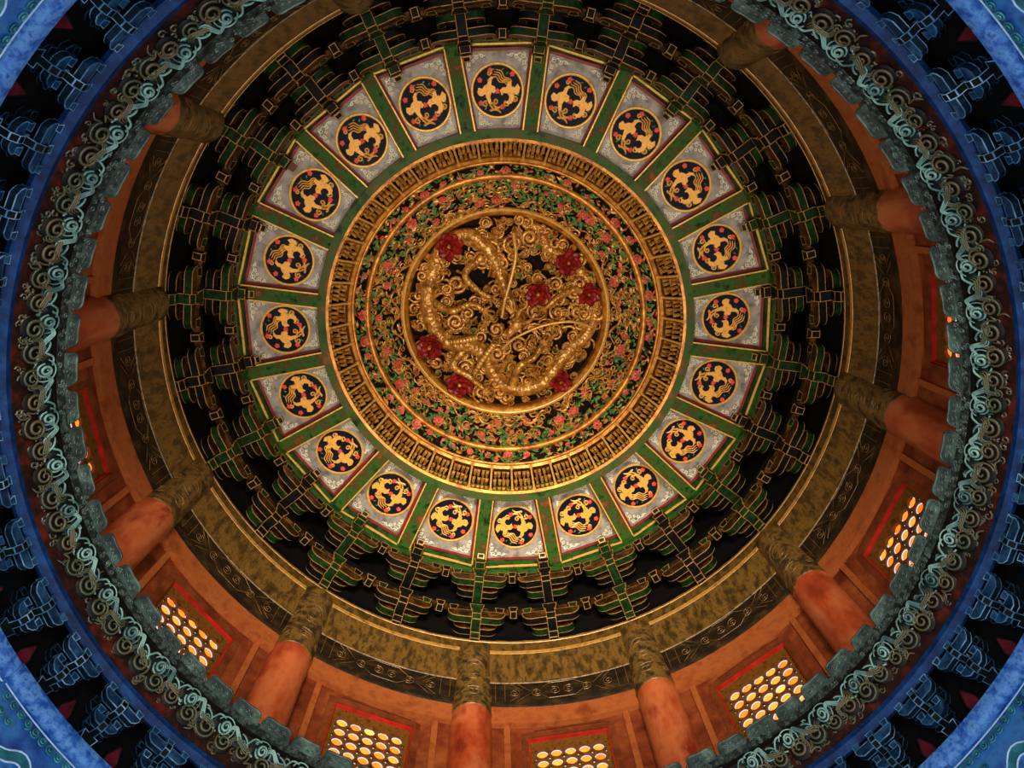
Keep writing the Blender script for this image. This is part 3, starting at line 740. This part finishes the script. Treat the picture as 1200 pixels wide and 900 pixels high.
# limbs with claws
for pts in ([(566, 300, 0), (546, 318, -.12), (560, 336, -.2), (574, 344, -.22)], [(510, 352, 0), (530, 360, -.14), (552, 352, -.2), (566, 358, -.22)], [(600, 450, 0), (606, 426, -.14), (624, 414, -.18), (634, 398, -.2)], [(690, 340, .05), (668, 336, -.1), (650, 346, -.16), (638, 356, -.18)], [(545, 405, 0), (530, 424, -.12), (548, 436, -.18), (566, 452, -.2)]):
    o = tubepart('limb', pts, (.10, .055), 'dragon', dr)
    e = Vector(C(*pts[-1])); d = (e - Vector(C(*pts[-2]))).normalized()
    b = MB()
    for k in range(4):
        t = -.9 + .6 * k; dd = Vector((d.x * math.cos(t) - d.y * math.sin(t), d.x * math.sin(t) + d.y * math.cos(t), 0))
        b.tube([e, e + dd * .12 + Vector((0, 0, -.06)), e + dd * .2 + Vector((0, 0, .0)), e + dd * .22 + Vector((0, 0, .05))], [.035, .03, .02, .004], 5)
    build('claw', b, 'gild', o)
# peonies
def peony(r):
    b = MB(); random.seed(21)
    for Ly, (n, rr, z, up) in enumerate(((7, 1.0, .0, .2), (6, .8, .05, .5), (5, .55, .1, .8))):
        for k in range(n):
            t = 2 * math.pi * (k + .37 * Ly + random.uniform(-.2, .2)) / n
            M = Matrix.Rotation(t, 4, 'Z') @ Matrix.Translation((r * rr * .62, 0, z)) @ Matrix.Rotation(-random.uniform(.1, .5) - up * .5, 4, 'Y') @ Matrix.Rotation(random.uniform(-.4, .4), 4, 'X')
            q = r * rr * random.uniform(.42, .55)
            b.ball((0, 0, 0), q, 0, M, 8, 5, (1, .78, .22))
            b.tube([M @ Vector((q * .98 * math.cos(u * .4), q * .76 * math.sin(u * .4), .012)) for u in range(-4, 5)], r * .045, 4)
    b.ball((0, 0, .12), r * .16, 1, nu=8, nv=5)
    return b
pm_ = None; flipz = Matrix.Rotation(math.pi, 4, 'X')
for (x, y, s) in ((529, 288, 1.15), (664, 305, 1.1), (688, 341, 1.0), (629, 341, 1.1), (503, 403, 1.15), (537, 447, 1.2), (656, 444, 1.0)):
    M = Matrix.Translation(C(x, y, -.05)) @ flipz @ Matrix.Rotation(x, 4, 'Z') @ Matrix.Scale(s, 4)
    if pm_ is None: pm_ = build('peony', peony(.25), ['peony', 'gild'], dr, M=M, smooth=50)
    else: inst('peony', pm_.data, dr, M)
# cloud curls
cl = []
for (tu, r, tr) in ((1.9, .19, .042), (-1.7, .15, .036), (2.2, .13, .028)):
    b = MB(); p = spiral(tu, r, .02, 26, 0, -.10); b.tube(p, [tr * (.6 + .5 * math.sin(i / 26 * math.pi)) for i in range(27)], 6)
    tail = [(r, 0, 0), (r + .02, -.1 * (1 if tu > 0 else -1), .02), (r - .06, -.24 * (1 if tu > 0 else -1), .05)]
    b.tube(catmull(tail, 4), .03, 6); b.ball((0, 0, -.1), .035)
    cl.append(b)
meshes = []; random.seed(31); cnt = 0; taken = []
tries = 0
while cnt < 150 and tries < 6000:
    tries += 1
    r = 2.08 * math.sqrt(random.random()); t = random.uniform(0, 6.283); x, y = r * math.cos(t), r * math.sin(t)
    if any(math.hypot(x - a, y - q) < .14 for a, q in taken): continue
    if math.hypot(x - hx, y - hy) < .3: continue
    taken.append((x, y)); i = cnt % 3
    M = Matrix.Translation((x, y, random.uniform(.02, .18))) @ Matrix.Rotation(random.uniform(0, 6.28), 4, 'Z') @ Matrix.Rotation(random.uniform(-.35, .35), 4, 'X') @ Matrix.Scale(random.uniform(.75, 1.2), 4)
    if cnt < 3: meshes.append(build('cloud_curl', cl[i], 'gild', dr, M=M, smooth=80).data)
    else: inst('cloud_curl', meshes[i], dr, M)
    cnt += 1
b = MB(); random.seed(41)
for k in range(300):
    r = 2.1 * math.sqrt(random.random()); t = random.uniform(0, 6.283)
    M = Matrix.Translation((r * math.cos(t), r * math.sin(t), random.uniform(.02, .2))) @ Matrix.Rotation(random.uniform(0, 6.28), 4, 'Z') @ Matrix.Rotation(math.pi, 4, 'X')
    s = random.uniform(.08, .17); w_ = s * .4
    b.add([(s, 0, 0), (.2 * s, w_, .02), (-s, 0, 0), (.2 * s, -w_, .02), (.1 * s, 0, .07), (0, 0, -.05)], [(0, 1, 4), (1, 2, 4), (2, 3, 4), (3, 0, 4), (1, 0, 5), (2, 1, 5), (3, 2, 5), (0, 3, 5)], random.choice([0, 1, 1, 1]), M)
    b.tube(spiral(1.3, .1, .02, 10, .1, 0), .018, 4, 1, M)
o = build('leaf_carving', b, ['leaf', 'gild'], dr); tag(o, kind='stuff')

# ------------------------------------------------------------------ carved cornice under the drum
cn = empty('carved_cornice', (0, 0, Z0 + 7.84)); tag(cn, 'carved ring cornice of teal and brown cloud scrolls with a scalloped upper lip', 'cornice')
FZ = Z0 + 7.84
build('ground', fb(MB().lathe(ringz([(5.20, 7.80), (5.36, 7.80), (5.40, 8.1), (5.1, 8.2), (5.03, 8.20)]), 180)), 'cornbase', cn)
build('lip', fb(MB().lathe(ringz([(4.985, 8.245), (5.1, 8.23), (5.2, 8.3), (5.06, 8.38), (4.96, 8.38), (4.94, 8.34), (4.975, 8.27)]), 180)), 'corndust', cn)
build('groove', fb(MB().lathe(ringz([(5.0, 8.198), (5.2, 8.18), (5.2, 8.25), (4.995, 8.235)]), 180)), 'black', cn)
sd = (5.19 - 5.03, 7.84 - 8.20)
ms = {}
def put(name, key, bfun, mats, M):
    if key not in ms: ms[key] = build(name, bfun(), mats, cn, M=M, smooth=80).data
    else: inst(name, ms[key], cn, M)
def bigscroll():
    b = MB(); sp = spiral(2.0, .085, .015, 26, 0.02, .06); b.tube([(x * .95 - .05, y * 1.2, z) for x, y, z in sp], [.010 + .006 * math.sin(i / 26 * 3.14) for i in range(27)], 5)
    b.tube([(x * 1.25 - .05, y * 1.35, z) for x, y, z in spiral(.7, .1, .1, 14, 0.02, .02, ph=1.5)], .009, 5)
    b.tube(catmull([(.03, .1, .0), (.12, .07, .02), (.18, -.02, .03), (.26, -.07, .01), (.30, -.02, 0)], 5), [.013] * 15 + [.012, .011, .010, .008, .006, .004], 5)
    b.tube(catmull([(.0, -.11, .0), (.09, -.1, .02), (.14, -.03, .03), (.19, .06, .02), (.28, .09, 0)], 5), [.013] * 15 + [.012, .011, .010, .008, .006, .004], 5)
    b.ball((-.05, 0, 0), .105, 1, nu=12, nv=6, sc=(.95, 1.15, .35)); b.ball((.14, .0, 0), .10, 1, nu=10, nv=6, sc=(1.2, .9, .25))
    b.tube([(x * .5 + .22, y * .6 + .03, z) for x, y, z in spiral(1.4, .1, .02, 14, 0.01, .03)], .009, 5)
    return b
def smallscroll():
    b = MB(); b.ball((0, 0, 0), .10, 1, nu=12, nv=6, sc=(1, 1, .22))
    b.tube(spiral(1.9, .092, .016, 28, 0.015, .045), [.008 + .005 * math.sin(i / 28 * 3.14) for i in range(29)], 5)
    b.tube(catmull([(.092, 0, 0), (.12, .06, .01), (.17, .07, 0)], 4), [.011, .011, .011, .010, .009, .008, .007, .006, .004], 5)
    return b
def lobe():
    p = []
    for i in range(17):
        t = math.pi * i / 16; p.append((-.185 * math.cos(t), .15 * (math.sin(t) ** .6) + .02 * math.sin(t * 3)))
    p = [(-.19, -.05)] + p + [(.19, -.05)]
    b = MB(); b.prism(p, -.02, .02, 'xy')
    b.tube([(x * .93, y * .9 - .006, .02) for x, y in p[1:-1]], .012, 5)
    for s in (-1, 1): b.tube([(s * (.08 + x), .02 + y, .02) for x, y, _ in spiral(1.5, .045, .01, 14)], .01, 5)
    b.tube([(x, y + .035, .02) for x, y, _ in spiral(1.3, .03, .008, 10)], .009, 5)
    return b
for k in range(60):
    a = 3.6 + 6 * k
    put('cloud_scroll', 'big%d' % (k % 2), bigscroll, ['cornteal', 'corntealdark'], fM(surf(5.045, a - .8, 8.085, *sd, lift=.004, sc=.95)))
for k in range(120):
    a = 1.5 + 3 * k
    put('spiral_scroll', 'small', smallscroll, ['cornridge', 'cornbrown'], fM(surf(5.112, a, 7.965 + (.015 if k % 2 else -.015), *sd, spin=k * 2.1, lift=.012, sc=1.25 + .12 * math.sin(k * 1.7))))
def wavescroll():
    b = MB()
    for q in range(3):
        b.tube(catmull([(-.16, -.03 + .03 * q, 0), (-.08, .035 + .03 * q, .03), (0, -.01 + .025 * q, .035), (.08, -.06 + .02 * q, .03), (.15, .0 + .03 * q, .01)], 4), [.006 + .006 * math.sin(i / 16 * 3.14) for i in range(17)], 5)
    b.tube([(.15 + x, .03 + y, z) for x, y, z in spiral(1.5, .05, .01, 12, .01, .03)], .009, 5)
    b.ball((0, 0, -.005), .1, 1, nu=10, nv=5, sc=(1.5, .6, .2))
    return b
for k in range(60):
    put('wave_scroll', 'wave', wavescroll, ['cornridge', 'corntealdark'], fM(surf(5.075, 3.6 + 6 * k + 1.6, 8.045, *sd, spin=.5 + .3 * math.sin(k * 2.3), lift=.02)))
    put('wave_scroll', 'wave2', wavescroll, ['cornteal', 'corntealdark'], fM(surf(5.04, 3.6 + 6 * k + 2.6, 8.11, *sd, spin=-.35 + .3 * math.sin(k * 1.3), lift=.014, sc=.9)))
b = MB(); random.seed(51)
for k in range(1100):
    u = random.random(); M = fM(surf(5.04 + .15 * u, random.uniform(0, 360), 8.17 - .33 * u, *sd, spin=random.uniform(0, 6.28), lift=.012, sc=random.uniform(.6, 1.1)))
    b.tube(spiral(random.choice([1.1, -1.1]), .05, .012, 8, 0, .02), .011, 4, 0 if u > .5 else 1, M)
o = build('filler_scrolls', b, ['cornridge', 'cornteal'], cn); tag(o, kind='stuff')
for k in range(72):
    random.seed(k + 900)
    put('cloud_lobe', 'lobe', lobe, 'lobe', fM(surf(4.95, 2.8 + 5 * k, 8.37, .05, -.2, spin=math.pi, sc=1.0 + random.uniform(-.08, .1))))
b = MB(); random.seed(61)
for k in range(700):
    a = random.uniform(0, 360); u = random.random(); M = fM(surf(4.99 - .06 * u, a, 8.25 + .12 * u, .1, -.2, spin=random.uniform(0, 6.28), lift=.004))
    b.tube(spiral(1.2, .03, .008, 7), .007, 4, 0, M)
o = build('lip_carving', b, 'lobe', cn); tag(o, kind='stuff')

# ------------------------------------------------------------------ blue ring beam and lower brackets
tag(build('blue_ring_beam', MB().lathe(ringz([(5.215, 7.73), (5.30, 7.69), (5.36, 7.72), (5.36, 7.82), (5.215, 7.81)]), 180), 'blue'), 'plain blue ring beam under the carved cornice', 'ring beam')
wl = build('wall_lower_brackets', MB().lathe(ringz([(5.716, 7.18), (5.838, 7.18), (5.6, 8.05), (5.45, 8.05)]), 144), 'black')
tag(wl, 'black boards behind the lower blue brackets', kind='structure')
fbm = None
for k in range(48):
    M = surf(5.63, 7.5 * k, 7.35, .29, -.95, sc=.8)
    if fbm is None:
        b = MB().prism([(-.10, .22), (-.11, .0), (-.06, -.10), (-.03, -.17), (0, -.2), (.03, -.17), (.06, -.10), (.11, .0), (.10, .22)], -.03, .02, 'xy')
        fbm = build('flame_board', b, ['redboard', 'lowdark'], wl, (0.02, 1), M=M)
    else: inst('flame_board', fbm.data, wl, M)
def low_set():
    root = empty('bracket_set'); tag(root, 'small blue edged bracket set under the blue ring beam', 'bracket', 'lower bracket sets under the cornice')
    R0 = 5.6; ln = (.008, 1)
    build('base_block', MB().box(-.05, .13, -.10, .10, 7.19, 7.31, taper=.03), ['lowdark', 'lowline'], root, ln)
    T = [(5.42, 7.30, .09), (5.28, 7.47, .04)]
    for i, (ri, z, xt) in enumerate(T):
        pr = [(ri - R0 - .03, z + .15), (ri - R0 - .03, z + .07), (ri - R0 + .02, z), (xt, z), (xt, z + .15)]
        build('nose_arm', MB().prism(pr, -.04, .04, 'xz'), ['lowdark', 'lowline'], root, ln)
        L = .17 if i == 0 else .265; x0 = ri - R0; x1 = x0 + .075
        r = [(-L, .13), (-L, .085), (-L + .025, .04), (-L + .07, .0)]; r = r + [(-a, q) for a, q in reversed(r)]
        build('cross_arm', MB().arm(r, x0, x1, 'yz', .008, 2, 1, Matrix.Translation((0, 0, z + .03))), ['lowblue', 'lowline', 'lowmid'], root, ln)
        ys = (-L + .045, 0, L - .045)
        for y in ys:
            build('block', MB().box(x0 - .015, x1 + .015, y - .048, y + .048, z + .15, z + .225, taper=.015), ['lowblue', 'lowline'], root, ln)
    # rear arms on the wall plane
    for z, L, xw in ((7.30, .15, .01), (7.5, .25, -.055)):
        r = [(-L, .11), (-L, .07), (-L + .06, .0)]; r = r + [(-a, q) for a, q in reversed(r)]
        build('wall_arm', MB().arm(r, xw - .03, xw + .04, 'yz', .008, 0, 1, Matrix.Translation((0, 0, z))), ['lowdark', 'lowblue'], root, ln)
        for s in (-1, 1): build('block', MB().box(xw - .045, xw + .05, s * (L - .05) - .045, s * (L - .05) + .045, z + .10, z + .17, taper=.012), ['lowdark', 'lowblue'], root, ln)
    return root
l0 = low_set()
for k in range(48):
    o = l0 if k == 0 else copy_tree(l0); place(o, 5.6, 3.75 + 7.5 * k, 0)

# ------------------------------------------------------------------ big blue painted beams below
def make_painted():
    root = empty('painted_beam'); tag(root, 'blue painted ring beam segment with pale cap and cloud cartouche under the lower brackets', 'beam', 'blue painted beams below the lower brackets')
    R0 = 5.7
    def arc(prof, m, name):
        b = MB(); b.lathe(prof, 20, True, 0, -15.25, 15.25); b.v = [(x - R0, y, z) for x, y, z in b.v]; return build(name, b, m, root, smooth=50)
    arc([(5.56, 7.06), (5.60, 7.02), (6.0, 7.02), (6.0, 7.2), (5.56, 7.2)], 'platelb', 'cap_plate')
    arc([(5.66, 5.6), (6.0, 5.6), (6.0, 7.03), (5.66, 7.03), (5.63, 6.9), (5.63, 5.8)], 'paintblue', 'body')
    def P(a, z, r=5.625): return (r * math.cos(R_(a)) - R0, r * math.sin(R_(a)), z)
    def lines(pts, name, m='paleline', rad=.009):
        path = []
        for (a0, z0), (a1, z1) in zip(pts[:-1], pts[1:]):
            q = max(1, int(abs(a1 - a0) / 1.0)); path += [P(a0 + (a1 - a0) * i / q, z0 + (z1 - z0) * i / q) for i in range(q)]
        path.append(P(*pts[-1])); build(name, MB().tube(path, rad, 4), m, root)
    # lobed cartouches
    for ca in (-8.2, 8.2):
        for sc, nm, m, fill in ((1.0, 'cartouche', 'paleline', 'teal'), (.66, 'cartouche', 'paleline', 'paintblue')):
            pts = []
            for i in range(49):
                t = 2 * math.pi * i / 48; rr = 1 + .12 * math.cos(4 * t) + .05 * math.cos(8 * t)
                pts.append((ca + 4.6 * sc * rr * math.cos(t), 6.24 + .34 * sc * rr * math.sin(t)))
            v = [P(a, z, 5.628 - (.004 if sc < 1 else 0)) for a, z in pts[:-1]] + [P(ca, 6.24, 5.628 - (.004 if sc < 1 else 0))]
            # ring-wise fill so the sheet follows the curve
            b = MB(); rings = [1, .75, .5, .25]; v = []
            for r_ in rings: v += [P(ca + (a - ca) * r_, 6.24 + (z - 6.24) * r_, 5.626 - (.006 if sc < 1 else 0)) for a, z in pts[:-1]]
            v.append(P(ca, 6.24, 5.62)); f = []
            for j in range(3):
                for k in range(48): f.append((j * 48 + k, j * 48 + (k + 1) % 48, (j + 1) * 48 + (k + 1) % 48, (j + 1) * 48 + k))
            f += [(144 + k, 144 + (k + 1) % 48, 192) for k in range(48)]
            b.add(v, f); build(nm, b, fill, root)
            b = MB().tube([P(a, z, 5.62) for a, z in pts[:-1]], .010, 4, closed=True); build('outline', b, m, root)
    lines([(-14.9, 6.95), (14.9, 6.95)], 'outline'); lines([(-14.9, 5.75), (14.9, 5.75)], 'outline')
    for a in (-14.6, 0): lines([(a, 5.75), (a, 6.95)], 'outline', rad=.011)
    s0 = None
    for sg in (-1, 0, 1):
        for j in range(2, 5):
            for i in range(3):
                a = sg * 14.2 + (i - 1) * 1.3 * (1 if sg == 0 else .7) - (sg * .9 if sg else 0); z = 6.86 - .28 * j
                M = Matrix.Translation(P(a, z, 5.622)) @ Matrix.Rotation(R_(a), 4, 'Z') @ Matrix.Rotation(-math.pi / 2, 4, 'Y')
                if s0 is None: s0 = build('cloud_curl', MB().tube(spiral(2.0, .075, .012, 22, 0, .03), .013, 5), 'teal', root, M=M)
                else: inst('cloud_curl', s0.data, root, M)
    for r_, z in enumerate((6.87, 6.71)):
        for i in range(24):
            a = -13.8 + 1.2 * i + .6 * r_
            if r_ and min(abs(a - 8.2), abs(a + 8.2)) < 3.4: continue
            M = Matrix.Translation(P(a, z, 5.622)) @ Matrix.Rotation(R_(a), 4, 'Z') @ Matrix.Rotation(-math.pi / 2, 4, 'Y') @ Matrix.Rotation(i * 1.1, 4, 'Z') @ Matrix.Scale(.72, 4)
            inst('cloud_curl', s0.data, root, M)
    return root
pb0 = make_painted()
for k in range(12):
    o = pb0 if k == 0 else copy_tree(pb0); place(o, 5.7, WIN0 + 30 * k, 0)

# ------------------------------------------------------------------ skew everything by a few centimetres to fit the image coordinates
def skew_xy(x, y): return x * 1.0025 + y * .0073, y * .9975 + x * .0073
done = set()
def skew_mesh(me):
    if me is None or me.name in done: return
    done.add(me.name)
    for v in me.vertices: v.co.x, v.co.y = skew_xy(v.co.x, v.co.y)
def skew_tree(o):
    for ch in KIDS.get(o.name, []):
        t = ch.matrix_basis.translation
        if t.length < 1e-6:
            if ch.type == 'MESH': skew_mesh(ch.data)
            skew_tree(ch)
        else:
            x, y = skew_xy(t.x, t.y); ch.location.x, ch.location.y = x, y
for o in list(col.objects):
    if o.parent or o.type not in ('MESH', 'EMPTY'): continue
    if math.hypot(o.location.x, o.location.y) > .5:
        o.location.x, o.location.y = skew_xy(o.location.x, o.location.y)
    else:
        if o.type == 'MESH': skew_mesh(o.data)
        skew_tree(o)
